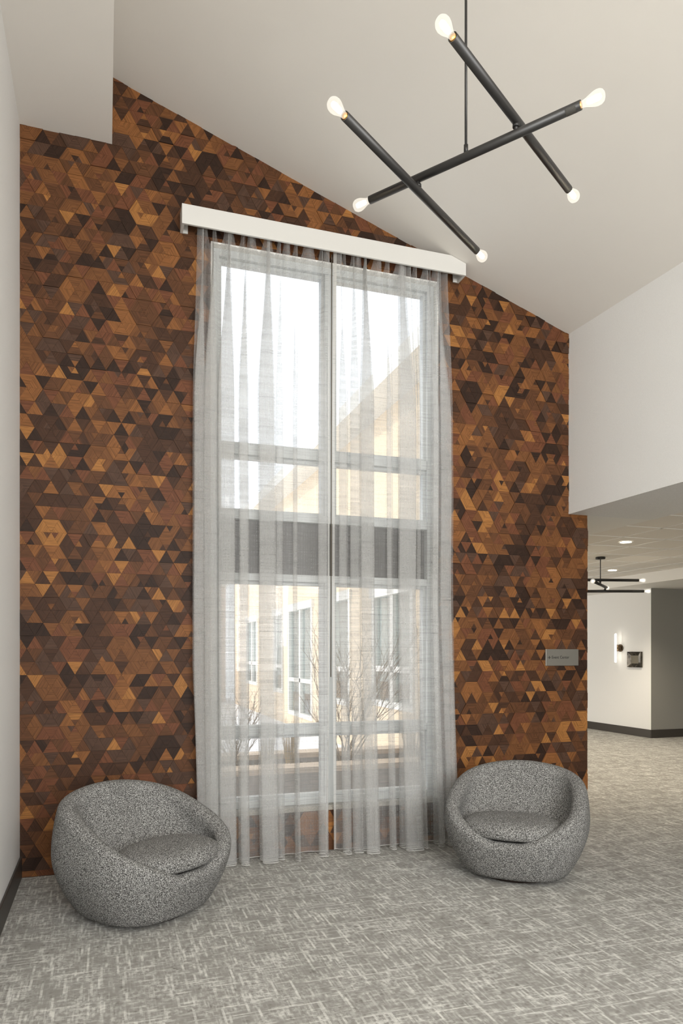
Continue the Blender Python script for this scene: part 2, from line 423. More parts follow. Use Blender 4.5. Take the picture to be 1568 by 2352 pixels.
for pk, tris in sorted(panels.items()):
    # backing board of the panel
    bk = MB()
    for P, cen, up, k, hexc, polys in tris:
        for q in (polys or [P]):
            bk.prism(q, lambda v: (v[0], 0.020, v[1]), lambda v: (v[0], 0.009, v[1]))
    pan = bk.build('wood_panel', M_dark, wall_back, fix=False)
    po = rng.choice([0, 0, 0.002, 0.004, 0.006])
    for P, cen, up, k, hexc, polys in tris:
        if hexc not in hexcol: hexcol[hexc] = tone(); hexoff[hexc] = rng.choice([0, 0, .002, .004, .0065])
        t0 = hexcol[hexc] if rng.random() < 0.50 else tone()
        sp = 1 if rng.random() < 0.20 else 0
        t1 = tone() if sp else t0
        if polys is None:
            me = base[(int(up), k, sp)]
        else:
            T = P; b_, c_ = P[(k+1) % 3], P[(k+2) % 3]
            me = piece_mesh('triangle', polys, cen, math.atan2(c_[1]-b_[1], c_[0]-b_[0]), 0.010)
        o = bpy.data.objects.new('triangle', me); COL.objects.link(o); o.parent = pan
        o.location = (cen[0], 0.010-po*.6-hexoff[hexc]-abs(rng.gauss(0, 0.0009)), cen[1])
        o.material_slots[0].link = 'OBJECT'; o.material_slots[0].material = M_wood[t0]
        o.material_slots[1].link = 'OBJECT'; o.material_slots[1].material = M_wood[t1]

# ------------------------------------------------------------------ window
win = struct(empty('window_1', ((WX0+WX1)/2, 0.12, WZ0)))
wl = Vector(win.location)
def wpart(name, x0, x1, y0, y1, z0, z1, mat, bv=0.004):
    m = MB().box(x0-wl.x, x1-wl.x, y0-wl.y, y1-wl.y, z0-wl.z, z1-wl.z); o = m.build(name, mat, win)
    if bv: bevel(o, bv)
    return o
XM = 1.645
wpart('reveal', WX0, WX0+.012, .001, .06, WZ0, WZ1, M_paint, 0); wpart('reveal', WX1-.012, WX1, .001, .06, WZ0, WZ1, M_paint, 0); wpart('reveal', WX0+.012, WX1-.012, .001, .06, WZ1-.012, WZ1, M_paint, 0)
ZT1a, ZT1b = 2.975, 3.05      # upper transom
ZSPa, ZSPb = 2.075, 2.525       # spandrel
ZT2a, ZT2b = 0.880, 0.937     # lower transom
wpart('jamb', WX0, WX0+.07, .06, .2, WZ0, WZ1, M_white_al); wpart('jamb', WX1-.07, WX1, .06, .2, WZ0, WZ1, M_white_al)
wpart('head', WX0+.07, WX1-.07, .06, .2, WZ1-.06, WZ1, M_white_al); wpart('bottom_rail', WX0+.07, WX1-.07, .06, .2, WZ0+.005, WZ0+.06, M_white_al)
wpart('mullion', XM-.04, XM+.04, .07, .2, WZ0, ZSPa, M_white_al); wpart('mullion', XM-.04, XM+.04, .07, .2, ZSPb, WZ1, M_white_al)
wpart('transom', WX0+.07, WX1-.07, .065, .2, ZT1a, ZT1b, M_white_al); wpart('transom', WX0+.07, WX1-.07, .065, .2, ZT2a, ZT2b, M_white_al)
wpart('transom', WX0+.07, WX1-.07, .065, .2, ZSPb-.03, ZSPb+.03, M_white_al); wpart('transom', WX0+.07, WX1-.07, .065, .2, ZSPa-.035, ZSPa+.02, M_white_al)
wpart('spandrel_panel', WX0, WX1, .12, .16, ZSPa, ZSPb, M_spandrel, 0)
for (xa, xb) in ((WX0+.07, XM-.04), (XM+.04, WX1-.07)):
    for (za, zb) in ((WZ0+.06, ZT2a), (ZT2b, ZSPa-.035), (ZSPb+.03, ZT1a), (ZT1b, WZ1-.06)):
        s = MB(); w = .022
        for bx in ((xa, xa+w, za, zb), (xb-w, xb, za, zb), (xa+w, xb-w, za, za+w), (xa+w, xb-w, zb-w, zb)):
            s.box(bx[0]-wl.x, bx[1]-wl.x, .10-wl.y, .16-wl.y, bx[2]-wl.z, bx[3]-wl.z)
        so = s.build('sash', M_white_al, win)
        MB().box(xa+w-wl.x, xb-w-wl.x, .128-wl.y, .132-wl.y, za+w-wl.z, zb-w-wl.z).build('pane', M_glass, so)
sill = struct(MB().box(WX0+.004, WX1-.004, -.015, .2, WZ0-.03, WZ0+.005).build('trim_3', M_stone))

# ------------------------------------------------------------------ concourse beyond
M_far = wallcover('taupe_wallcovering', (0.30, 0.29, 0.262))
pw1 = at_z(1348.2, 1673.7, 0); pw2 = at_z(1499, 1695, 0); XF = 9.14; YF = pw2.y
struct(MB().box(XF, XF+.15, YF, 17, 0, 3.1).build('wall_far', M_wall))
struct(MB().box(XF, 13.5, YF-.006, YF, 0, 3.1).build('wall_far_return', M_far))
struct(MB().box(XF-.014, XF, YF, 17, 0, .145).build('baseboard_far', M_base))
struct(MB().box(XF-.014, 13.5, YF-.020, YF-.006, 0, .145).build('baseboard_far_return', M_base))
struct(MB().box(13.5, 13.6, YB, 17, 0, 3.1).build('wall_concourse_right', M_wall))
struct(MB().box(XR, 13.5, 17, 17.15, 0, 3.1).build('wall_concourse_end', M_wall))
XH = at_z(1568, 1329.2, ZHS).x
struct(MB().box(XH, 13.5, YB, 17, ZHS, 3.1).build('trim_4', M_paint))
# acoustic ceiling: tiles and grid bars
act = struct(empty('ceiling_grid', (4.62, 0, ZACT)), None)
TS = 0.60
ga = at_z(1372, 1270.6, ZACT)
gx0 = ga.x-math.floor((ga.x-4.62)/TS)*TS-TS; gy0 = ga.y-TS*12
tile_me = MB().box(0.012, TS-.012, 0.012, TS-.012, 0.0, 0.012).mesh('ceiling_tile'); tile_me.materials.append(M_tileact)
def ceiling_tile(x, y):
    o = bpy.data.objects.new('ceiling_tile', tile_me); COL.objects.link(o); o.parent = act; o.location = (x-4.62, y, 0)
nx = int((XH-gx0)/TS)+1; ny = 22
for i in range(nx):
    for j in range(ny):
        x0 = gx0+i*TS; y0 = gy0+j*TS
        if x0 < 4.62-.01 or x0+TS > XH+.02:
            a_ = max(x0+.012, 4.62); b_ = min(x0+TS-.012, XH)
            if b_-a_ > .03: MB().box(a_-4.62, b_-4.62, y0+.012, y0+TS-.012, 0, .012).build('ceiling_tile', M_tileact, act)
        else: ceiling_tile(x0, y0)
for i in range(nx+1):
    x0 = gx0+i*TS
    if 4.62 < x0 < XH: MB().box(x0-.012-4.62, x0+.012-4.62, gy0, gy0+ny*TS, -.004, .004).build('grid_bar', M_tbar, act)
for j in range(ny+1):
    y0 = gy0+j*TS
    MB().box(0, XH-4.62, y0-.012, y0+.012, -.004, .003).build('grid_bar', M_tbar, act)
struct(MB().box(4.62, XH, YB, 17, ZACT+.02, 3.1).build('ceiling_deck', M_paint))

# ------------------------------------------------------------------ armchairs
def armchair(loc, rz, label):
    root = empty('armchair', loc, rz); tag(root, label, 'armchair', 'boucle tub armchairs')
    A, B, EX = 0.474, 0.448, 2.7
    def R(phi, a=A, b=B, ex=EX):      # phi=0 faces -Y
        c, s_ = abs(math.cos(phi)), abs(math.sin(phi))
        return 1.0/((s_/a)**ex+(c/b)**ex)**(1/ex)
    NP = 112
    def g(phi):
        p_ = min(phi, 2*PI-phi); t = max(0.0, (p_-math.radians(12))/math.radians(168))
        return math.sin(min(1, t*t/(t+.03)*1.03)*PI/2)
    def so(z):
        if z < 0.36:
            t = (0.36-z)/0.33; return 1-0.285*t**1.65
        t = (z-0.36)/0.35; return 1-0.115*t**2.0
    m = MB(); rows = []
    for i in range(NP):
        phi = 2*PI*i/NP; r = R(phi); zr = 0.296+(0.718-0.296)*g(phi)
        th = 0.044+0.016*g(phi); hr = 0.038+0.012*g(phi)
        dx, dy = math.sin(phi), -math.cos(phi)
        pts = [(0.50*r, .030), (0.62*r, .027), (0.68*r, .028)]
        zt = zr-hr
        for k in range(13):
            z = .040+(zt-.040)*k/12; s_ = so(z)
            if k == 0: s_ -= .008
            pts.append((s_*r, z))
        ro = so(zt)*r; rc = ro-th
        for k in range(1, 8):
            a = PI*k/8; pts.append((rc+th*math.cos(a), zt+hr*math.sin(a)))
        line = [(p*dx, p*dy, z) for p, z in pts]
        ri = rc-th; rin = R(phi, .318, .200, 2.3)
        P0 = Vector((ri*dx, ri*dy, zt)); P1 = Vector((rin*dx, rin*dy-.195, .275))
        for k in range(1, 11):
            t = k/10; q = P0.lerp(P1, t)
            bul = math.sin(PI*t)*0.035*g(phi)          # padded inner back
            q += Vector((dx*bul, dy*bul, -bul*.9)); line.append(tuple(q))
        line.append((rin*.6*dx, rin*.6*dy-.195, .272)); line.append((.01*dx, .01*dy-.195, .272))
        rows.append(line)
    n = len(rows[0]); vs = [v for rw in rows for v in rw]
    fs = [[i*n+k, ((i+1) % NP)*n+k, ((i+1) % NP)*n+k+1, i*n+k+1] for i in range(NP) for k in range(n-1)]
    m.add(vs, fs, 0, True)
    body = m.build('shell', M_boucle, root)
    md = body.modifiers.new('smooth', 'SUBSURF'); md.levels = 1; md.render_levels = 1
    # seat cushion: plump oval pad
    m = MB(); vs = []; fs = []; N2 = 80
    prof = [(abs(math.sin(PI*k/20))**0.50, math.cos(PI*k/20)) for k in range(21)]
    for s_, h in prof:
        for i in range(N2):
            ph = 2*PI*i/N2; rr = R(ph, .318, .218, 2.3)
            x = rr*s_*math.sin(ph); y = -rr*s_*math.cos(ph)
            z = 0.360+(0.062 if h > 0 else 0.060)*math.copysign(abs(h)**(0.75 if h > 0 else 0.55), h)
            vs.append((x, y-0.206, z+0.008*y/0.2))
    for k in range(20):
        for i in range(N2): fs.append([k*N2+i, k*N2+(i+1) % N2, (k+1)*N2+(i+1) % N2, (k+1)*N2+i])
    m.add(vs, fs, 0, True); m.build('seat_cushion', M_boucle, root)
    m = MB(); prof = [(0.0, 0.0), (0.25, 0.0), (0.25, 0.03), (0.0, 0.03)]
    m.lathe(prof, (0, 0, 0), (0, 0, 1), 40); m.build('swivel_base', M_dark, root)
    return root
armchair((0.215, -0.87, 0), math.radians(38), 'grey boucle tub armchair standing in the corner beside the white left wall')
armchair((2.68, -0.916, 0), math.radians(-41), 'grey boucle tub armchair standing below the metal direction sign')

# ------------------------------------------------------------------ valance
val = empty('window_valance', (1.6, 0, 4.485)); tag(val, 'long white box valance above the sheer curtains, one corner meeting the sloped ceiling', 'valance')
VX0, VX1, VZ0, VZ1, VYF = 0.505, 2.707, 4.485, 4.623, -0.14
def vloc(m, name): return m.build(name, M_val, val)
xcut = 0.0525+(5.479-VZ1)/0.338
poly = [(VX0, VZ0), (VX1, VZ0), (VX1, zc(VX1)-.002), (xcut-.006, VZ1), (VX0, VZ1)]
m = MB(); m.prism([(p[0]-1.6, p[1]-4.485) for p in poly], lambda p: (p[0], VYF, p[1]), lambda p: (p[0], VYF+.018, p[1])); bevel(vloc(m, 'front_board'), .002)
for x0, x1, zt in ((VX0, VX0+.018, VZ1), (VX1-.018, VX1, zc(VX1)-.002)):
    m = MB(); m.box(x0-1.6, x1-1.6, VYF+.018, -.012, 0, zt-4.485); vloc(m, 'return_board')
m = MB(); m.box(VX0+.018-1.6, VX0+.053-1.6, -.022, -.012, 0, .13); vloc(m, 'bracket')
m = MB(); m.box(VX1-.053-1.6, VX1-.018-1.6, -.022, -.012, 0, .10); vloc(m, 'bracket')
m = MB(); m.box(VX0+.02-1.6, VX1-.02-1.6, -.085, -.06, .055, .08); vloc(m, 'curtain_track')

# ------------------------------------------------------------------ sheer curtains
def X_at(px, y=-0.08): return at_y(px, 1500, y).x
def catmull(P, per=14):
    out = []
    for i in range(len(P)-1):
        p0 = P[max(i-1, 0)]; p1 = P[i]; p2 = P[i+1]; p3 = P[min(i+2, len(P)-1)]
        for k in range(per):
            t = k/per
            out.append(tuple(0.5*((2*p1[j])+(-p0[j]+p2[j])*t+(2*p0[j]-5*p1[j]+4*p2[j]-p3[j])*t*t+(-p0[j]+3*p1[j]-3*p2[j]+p3[j])*t**3) for j in (0, 1)))
    out.append(P[-1]); return out
def resample(P, n):
    L = [0]
    for a, b in zip(P, P[1:]): L.append(L[-1]+math.hypot(b[0]-a[0], b[1]-a[1]))
    out = []; j = 0
    for i in range(n):
        s_ = L[-1]*i/(n-1)
        while j < len(L)-2 and L[j+1] < s_: j += 1
        t = (s_-L[j])/max(L[j+1]-L[j], 1e-9)
        out.append((P[j][0]+t*(P[j+1][0]-P[j][0]), P[j][1]+t*(P[j+1][1]-P[j][1])))
    return out, L[-1]
def curtain(name, label, strips, edges, top_edges, npl, seed, centre_right):
    rg = random.Random(seed)
    NS = 520
    yb = -0.055; d = 0.062
    pts = [(X_at(edges[0]), yb)]
    for a, b, ly in strips:
        xa, xb = X_at(a), X_at(b); w = min(0.012, (xb-xa)*.2)
        dd = d*(0.75+0.5*rg.random())
        if xa > pts[-1][0]+.03: pts.append(((pts[-1][0]+xa)/2, yb+0.004*rg.uniform(-1, 1)))
        nz = ly; ys = yb-.002
        for q_ in range(nz):
            h0 = dd/nz*q_; h = dd/nz
            pts += [(xa+w, yb-h0-.002), (xb-w, yb-h0-.003), (xb-.001*q_, yb-h0-h*.25), (xb-w, yb-h0-h*.45), (xa+w, yb-h0-h*.50), (xa+.001*q_, yb-h0-h*.72)]
        pts += [(xa+w*.8, yb-dd*.93), ((xa+xb)/2, yb-dd), (xb-w, yb-dd*.95), (xb+.002, yb-dd*.6), (xb+.006, yb-dd*.15)]
    xe = X_at(edges[1])
    if xe > pts[-1][0]+.02: pts.append(((pts[-1][0]+xe)/2, yb+.004))
    pts.append((xe, yb-.01))
    mid, ln = resample(catmull(pts), NS)
    xt0, xt1 = X_at(top_edges[0]), X_at(top_edges[1])
    hwn = int(NS*.03); xsm = []
    for i in range(NS):
        a_, b_ = max(0, i-hwn), min(NS-1, i+hwn); k_ = min(i-a_, b_-i)
        xsm.append(sum(mid[q_][0] for q_ in range(i-k_, i+k_+1))/(2*k_+1))
    top = [(xt0+(xsm[i]-xsm[0])/(xsm[-1]-xsm[0])*(xt1-xt0), -0.072-0.034*math.sin(2*PI*npl*i/(NS-1))) for i in range(NS)]
    z_top, z_bot = 4.535, 0.018
    NR = 84; m = MB(); uvs = []; vs = []
    for rI in range(NR+1):
        t = rI/NR; z = z_top+(z_bot-z_top)*t
        s_ = min(1, max(0, (4.42-z)/1.15)); s_ = s_*s_*(3-2*s_)
        s_ = 0.12*min(1, max(0, (4.5-z)/.3))+0.88*s_
        low = min(1, max(0, (1.9-z)/1.9))
        for i in range(NS):
            u = i/(NS-1)
            x = top[i][0]+(mid[i][0]-top[i][0])*s_; y = top[i][1]+(mid[i][1]-top[i][1])*s_
            y = yb+(y-yb)*(1+2.0*low)
            wob = mnoise.noise(Vector((u*5+seed, z*0.7, seed*1.3)))
            x += 0.010*wob*s_*(1-(u if centre_right else 1-u)**6); y += -0.008*abs(mnoise.noise(Vector((u*7, z*0.9, seed))))
            # panels pull apart a little where they meet, and flare at their outer edge low down
            if centre_right:
                e = u**8; x += -0.014*e*low*(.5+.5*math.sin(z*3.2+1.0))-0.008*e*min(1, max(0, (2.0-z)/1.0)); eo = (1-u)**10; x += 0.07*eo*max(0, low-.25)
            else:
                e = (1-u)**8; x += 0.014*e*low; eo = u**10; x += 0.025*eo*low
            y = min(y, -0.022)
            dip = max(0.0, (math.sin(2*PI*npl*u+PI)-.15)/.85)**0.5*0.10
            zz = z-dip*max(0, 1-(z_top-z)/0.45)
            vs.append((x, y, zz)); uvs.append((u*ln, z))
    fs = [[r_*NS+i, r_*NS+i+1, (r_+1)*NS+i+1, (r_+1)*NS+i] for r_ in range(NR) for i in range(NS-1)]
    root = empty(name, ((edges[0]+edges[1])/2*0+vs[NS*NR+NS//2][0], -0.09, 0.018)); rl = Vector(root.location)
    tag(root, label, 'curtain')
    def mk(nm, faces, mat):
        used = sorted({i for f_ in faces for i in f_}); mp_ = {v: k for k, v in enumerate(used)}
        me = bpy.data.meshes.new(nm); me.from_pydata([tuple(Vector(vs[i])-rl) for i in used], [], [[mp_[i] for i in f_] for f_ in faces])
        me.polygons.foreach_set('use_smooth', [True]*len(faces)); ul = me.uv_layers.new(name='UVMap')
        for lp in me.loops: ul.data[lp.index].uv = uvs[used[lp.vertex_index]]
        me.materials.append(mat); o = bpy.data.objects.new(nm, me); COL.objects.link(o); o.parent = root; return o
    eh = 3
    def is_side(f_):
        i = f_[0] % NS; return (i >= NS-1-eh) if centre_right else (i < eh)
    mk('sheer_fabric', [f_ for f_ in fs if not is_side(f_)], M_sheer)
    mk('side_hem', [f_ for f_ in fs if is_side(f_)], M_hem)
    # rolled bottom hem
    hm = MB(); ring = []; nseg = 6
    for i in range(NS):
        p = Vector(vs[NR*NS+i])-rl
        ring += [p+Vector((0, 0.0018*math.cos(2*PI*k/nseg), 0.0018*math.sin(2*PI*k/nseg))) for k in range(nseg)]
    hm.add(ring, [[i*nseg+k, i*nseg+(k+1) % nseg, (i+1)*nseg+(k+1) % nseg, (i+1)*nseg+k] for i in range(NS-1) for k in range(nseg)], 0, True)
    hm.build('bottom_hem', M_hem2, root, fix=False)
    return root
M_hem2 = plain('hem_roll', (0.66, 0.65, 0.62, 1), 0.9, spec=0.1)
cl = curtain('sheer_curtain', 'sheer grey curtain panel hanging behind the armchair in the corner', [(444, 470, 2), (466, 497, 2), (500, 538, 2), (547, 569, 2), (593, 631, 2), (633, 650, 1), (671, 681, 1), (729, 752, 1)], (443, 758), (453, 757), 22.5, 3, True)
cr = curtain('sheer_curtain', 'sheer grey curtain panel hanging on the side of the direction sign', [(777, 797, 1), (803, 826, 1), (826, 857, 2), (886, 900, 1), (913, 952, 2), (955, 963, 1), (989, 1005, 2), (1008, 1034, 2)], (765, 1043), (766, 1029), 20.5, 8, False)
# draw wand of the left panel
w = MB(); wx = X_at(761.5, -.06); w.tube((wx, -.06, 4.5), (wx, -.062, 4.46), .004, n=8); w.tube((wx, -.062, 4.46), (wx-.01, -.07, 1.32), .0042, n=8)
wo = w.build('draw_wand', plain('bronze_wand', S(92, 84, 72), .4), cl); wo.matrix_parent_inverse = Matrix.Translation(-Vector(cl.location))

# ------------------------------------------------------------------ direction sign
M_plate = plain('brushed_metal', S(150, 146, 138), 0.42, metal=0.85, bump=0.05, bscale=300)
M_ink = plain('sign_ink', S(30, 28, 26), 0.6)
sx0 = at_y(1251, 1500, -.006).x; sx1 = at_y(1326, 1500, -.006).x
sc_ = at_y(1288, 1510, -.006); sh_ = 38*(DW*math.cos(TH)+sc_.x*math.sin(TH))/FPX
sg = empty('direction_sign', (sx0, -.005, sc_.z-sh_/2)); tag(sg, 'brushed metal wall sign reading Event Center with a small arrow', 'sign')
W_ = sx1-sx0
bevel(MB().box(0, W_, -.014, 0, 0, sh_).build('plate', M_plate, sg), .002)
fc = bpy.data.curves.new('lettering', 'FONT'); fc.body = 'Event Center'; fc.size = 0.0335; fc.extrude = 0.0004
fo = bpy.data.objects.new('lettering', fc); COL.objects.link(fo)
bpy.context.view_layer.update()
dg = bpy.context.evaluated_depsgraph_get(); me = bpy.data.meshes.new_from_object(fo.evaluated_get(dg)); bpy.data.objects.remove(fo)
lw = max(v.co.x for v in me.vertices)
me.materials.clear(); me.materials.append(M_ink)
lo = bpy.data.objects.new('lettering', me); COL.objects.link(lo); lo.parent = sg
k_ = W_*0.535/lw; lo.scale = (k_, k_*1.08, 1); lo.rotation_euler = (PI/2, 0, 0); lo.location = (W_*.175, -.0148, sh_*.43)
ar = MB(); ax0, ax1, az = W_*.06, W_*.14, sh_*.497
ar.box(ax0, ax1-.002, -.0152, -.0142, az-.0022, az+.0022)
for sgn in (1, -1):
    ar.prism([(ax1, az), (ax1-.0125, az+sgn*.0125), (ax1-.0160, az+sgn*.0095), (ax1-.0060, az)], lambda p: (p[0], -.0153, p[1]), lambda p: (p[0], -.0142, p[1]))
ar.build('arrow', M_ink, sg)

# ------------------------------------------------------------------ chandeliers
def make_bulb():
    m, t = newmat('glowing_bulb_glass'); tr = t.n('BsdfTransparent'); e = t.n('Emission'); e.inputs[0].default_value = (1, .93, .80, 1); e.inputs[1].default_value = 1.3
    mx = t.n('MixShader'); mx.inputs[0].default_value = .20; t.l(tr.outputs[0], mx.inputs[1]); t.l(e.outputs[0], mx.inputs[2]); t.l(mx.outputs[0], t.out.inputs[0]); return m
M_bulb = make_bulb()
M_fil = emit('glowing_filament', (1.0, 0.84, 0.60, 1), 22)
M_brass = plain('brass_socket', S(190, 140, 60), 0.3, metal=0.9)
M_label = plain('printed_label', S(70, 68, 64), 0.6, var=0.9, bscale=900)
def bulb_tube(root, a, b, r, lamp_power, light=True, sticker=False):
    """one arm: tube with open ends, socket and clear bulb at both ends (a, b = bulb tips)"""
    a = Vector(a); b = Vector(b); dirv = (b-a).normalized(); bl = 0.098
    ta = a+dirv*bl; tb = b-dirv*bl
    m = MB(); m.tube(ta, tb, r, n=28, caps=False)
    q = dirv.to_track_quat('Z', 'Y')
    for p, sgn in ((ta, 1), (tb, -1)):      # rim ring and inner wall
        ring = []
        for rr, off in ((r, 0), (r*.88, 0), (r*.88, .05)):
            for i in range(28):
                t = 2*PI*i/28; ring.append(p+q@Vector((rr*math.cos(t), rr*math.sin(t), sgn*off)))
        m.add(ring, [[k*28+i, k*28+(i+1) % 28, (k+1)*28+(i+1) % 28, (k+1)*28+i] for k in range(2) for i in range(28)], 0, True)
    tube = m.build('tube', M_black, root)
    if sticker:
        s_ = MB(); p0 = tb-dirv*.018; p1 = tb-dirv*.062; u = q@Vector((1, 0, 0)); v = q@Vector((0, 1, 0)); n_ = 10
        vs = []
        for p in (p0, p1):
            for i in range(n_+1):
                t = PI*(1.05+0.9*i/n_)
                # arc on the camera-facing lower side
                vs.append(p+(u*math.cos(t)+v*math.sin(t))*(r+.0006))
        s_.add(vs, [[i, i+1, n_+2+i, n_+1+i] for i in range(n_)], 0, True); s_.build('label_sticker', M_label, tube, fix=False)
    for tip, e, d_ in ((a, ta, -dirv), (b, tb, dirv)):
        so_ = MB(); so_.lathe([(0, -.045), (.0145, -.045), (.0145, -.002), (.012, .002), (0, .002)], e, d_, 20); so_.build('socket', M_brass, root)
        bu = MB(); prof = [(.0125, -.004), (.0135, .008), (.0165, .022), (.0225, .038), (.0275, .052), (.030, .066), (.0285, .080), (.0225, .091), (.0125, .0965), (0.0005, .098)]
        bo = bu.lathe(prof, e, d_, 24).build('bulb', M_bulb, root)
        fi = MB(); fi.lathe([(0.0005, .022), (.009, .026), (.0115, .036), (.0125, .068), (.010, .080), (.0005, .085)], e, d_, 12); fi.build('filament', M_fil, bo)
        if light:
            ld = bpy.data.lights.new('bulb_light', 'POINT'); ld.energy = lamp_power; ld.color = (1, .84, .64); ld.shadow_soft_size = .012
            l_ = bpy.data.objects.new('bulb_light', ld); COL.objects.link(l_); l_.parent = bo; l_.location = e+d_*.055
def near_pt(a, b, p):
    a = Vector(a); b = Vector(b); t = (Vector(p)-a).dot(b-a)/(b-a).length_squared; return a.lerp(b, t)
def cross_xy(a, b, c_, d_):
    r_ = b-a; s_ = d_-c_; den = r_.x*s_.y-r_.y*s_.x
    t = ((c_-a).x*s_.y-(c_-a).y*s_.x)/den; return a+r_*t
def chandelier(name, label, mid, low, high, rod_px_x, zceil, r, power):
    hub = cross_xy(mid[0], mid[1], mid[0]+Vector((0, 0, 0)), mid[1]) if False else None
    root = empty(name, (0, 0, 0)); tag(root, label, 'chandelier', 'black tube chandeliers')
    bulb_tube(root, *mid, r, power, sticker=(power > 5)); bulb_tube(root, *low, r, power); bulb_tube(root, *high, r, power)
    for other, sgn in ((low, -1), (high, 1)):
        p = cross_xy(mid[0], mid[1], other[0], other[1]); zo = near_pt(other[0], other[1], p).z; zm = near_pt(mid[0], mid[1], p).z
        k = MB(); k.tube((p.x, p.y, zm), (p.x, p.y, zo), .009, n=16); k.tube((p.x, p.y, zo-sgn*(r+.012)), (p.x, p.y, zo-sgn*r*.9), .015, n=16)
        k.build('connector', M_black, root)
    p = rod_px_x
    rd = MB(); rd.tube((p.x, p.y, p.z), (p.x, p.y, zceil), .0062, n=14); rd.tube((p.x, p.y, p.z+r*.9), (p.x, p.y, p.z+r+.035), .010, n=14); rd.build('rod', M_black, root)
    cn = MB(); cn.lathe([(0, 0), (.062, 0), (.065, -.006), (.062, -.026), (.02, -.030), (0, -.03)], (p.x, p.y, zceil), (0, 0, 1), 32); cn.build('canopy', M_black, root)
    # move the origin to the canopy
    off = Vector((p.x, p.y, zceil)); root.location = off
    for ch in root.children: ch.location = Vector(ch.location)-off
    return root
KZ = CAMZ+2.3; DZ = .062
mid = (at_z(813, 476, KZ), at_z(1389, 216, KZ))
low = (at_z(758, 232, KZ-DZ), at_z(1112, 594, KZ-DZ))
high = (at_z(1008, 44, KZ+DZ), at_z(1322, 457, KZ+DZ))
rodp = near_pt(mid[0], mid[1], at_z(1068, 358, KZ))
chandelier('chandelier', 'large black chandelier of three crossed tubes with clear bulbs, hung from the sloped ceiling', mid, low, high, rodp, zc(rodp.x), .0195, 8.0)
# the smaller-looking one in the concourse
hc = at_z(1378.5, 1279.5, ZACT); hz = 2.44
hm_ = (at_z(1354, 1334, hz), at_z(1403, 1357, hz))
cdir = (hm_[1]-hm_[0]); cdir.z = 0; cdir.normalize()
hctr = Vector((hc.x, hc.y, hz)); mid2 = (hctr-cdir*.60, hctr+cdir*.60)
e1 = at_z(1482, 1333, hz+DZ); lat = Vector((math.cos(TH), -math.sin(TH), 0))
e2 = at_z(1494, 1358, hz-DZ)
def cc(pt, dr):   # arm with its end at pt
    return (pt-dr*1.19, pt)
chandelier('chandelier', 'black three-tube chandelier hung from the acoustic tile ceiling of the concourse', mid2, cc(e2, lat), cc(e1, (lat+Vector((.03, .06, 0))).normalized()), hctr, ZACT-.004, .0195, 4.9)

# ------------------------------------------------------------------ recessed downlights
M_lens = emit('lit_lens', (1, .9, .74, 1), 14)
M_ring = plain('white_trim_ring', (0.85, 0.84, 0.81, 1), 0.4)
for px, py, lb in ((1436.5, 1244.5, 'lit recessed downlight nearer to the white bulkhead'), (1406, 1309.5, 'lit recessed downlight just behind the small chandelier')):
    p = at_z(px, py, ZACT); root = empty('downlight', (p.x, p.y, ZACT-.004)); tag(root, lb, 'downlight', 'recessed downlights in the acoustic ceiling')
    m = MB(); m.lathe([(.068, 0), (.086, 0), (.086, -.004), (.068, -.006), (.066, .004)], (0, 0, 0), (0, 0, 1), 32); m.build('trim_ring', M_ring, root)
    m = MB(); m.lathe([(0, -.001), (.067, -.001), (.067, .003), (0, .003)], (0, 0, 0), (0, 0, 1), 32); m.build('lens', M_lens, root)
    ld = bpy.data.lights.new('downlight_lamp', 'SPOT'); ld.energy = 170; ld.spot_size = 2.2; ld.spot_blend = .6; ld.color = (1, .88, .7); ld.shadow_soft_size = .06
    l_ = bpy.data.objects.new('downlight_lamp', ld); COL.objects.link(l_); l_.parent = root; l_.location = (0, 0, -.02)

# ------------------------------------------------------------------ wall sconce and small framed piece
M_led = emit('lit_tube', (1, .93, .80, 1), 4)
M_bronze = plain('bronze', S(96, 80, 62), 0.35, metal=0.8)
pc_ = at_x(1425, 1488.5, XF)
root = empty('wall_sconce', (XF, pc_.y, pc_.z)); tag(root, 'lit vertical tube sconce with round bronze back plate on the far white wall', 'wall lamp')
m = MB(); m.lathe([(0, 0), (.07, 0), (.07, .02), (.062, .025), (0, .025)], (0, 0, 0), (-1, 0, 0), 32); m.build('back_plate', M_bronze, root)
m = MB(); m.lathe([(0, .025), (.062, .025), (.062, .085), (0, .085)], (0, 0, 0), (-1, 0, 0), 28); m.build('drum', M_bronze, root)
m = MB(); m.lathe([(0, -.27), (.014, -.268), (.018, -.255), (.018, .255), (.014, .268), (0, .27)], (-.115, 0.0, 0), (0, 0, 1), 20); m.build('light_tube', M_led, root)
m = MB(); m.tube((-.085, 0, 0), (-.10, 0, 0), .02, n=14); m.build('clip', M_bronze, root)
def make_bevel_mat():
    m, t = newmat('smoky_bevelled_frame'); p = t.n('BsdfPrincipled'); setin(p, Roughness=0.2, Metallic=0.6)
    tc = t.n('TexCoord'); w = t.n('TexNoise'); setin(w, Scale=18.0, Detail=2.0); t.l(tc.outputs['Object'], w.inputs['Vector'])
    r = ramp(t, w.outputs[0], [(0.3, S(28, 24, 20)), (0.7, S(96, 90, 80))]); t.l(r.outputs[0], p.inputs['Base Color'])
    t.l(p.outputs[0], t.out.inputs[0]); return m
pa = at_x(1444, 1497, XF); pb = at_x(1475, 1533, XF)
y0, y1 = sorted((pa.y, pb.y)); z0, z1 = sorted((pa.z, pb.z))
root = empty('framed_mirror', (XF, (y0+y1)/2, z0)); tag(root, 'small square mirror in a wide dark slanted frame on the far white wall', 'mirror')
hw = (y1-y0)/2; hh = z1-z0; iw = hw*.55; i0_ = hh*.24; i1_ = hh*.76
M_bev = make_bevel_mat()
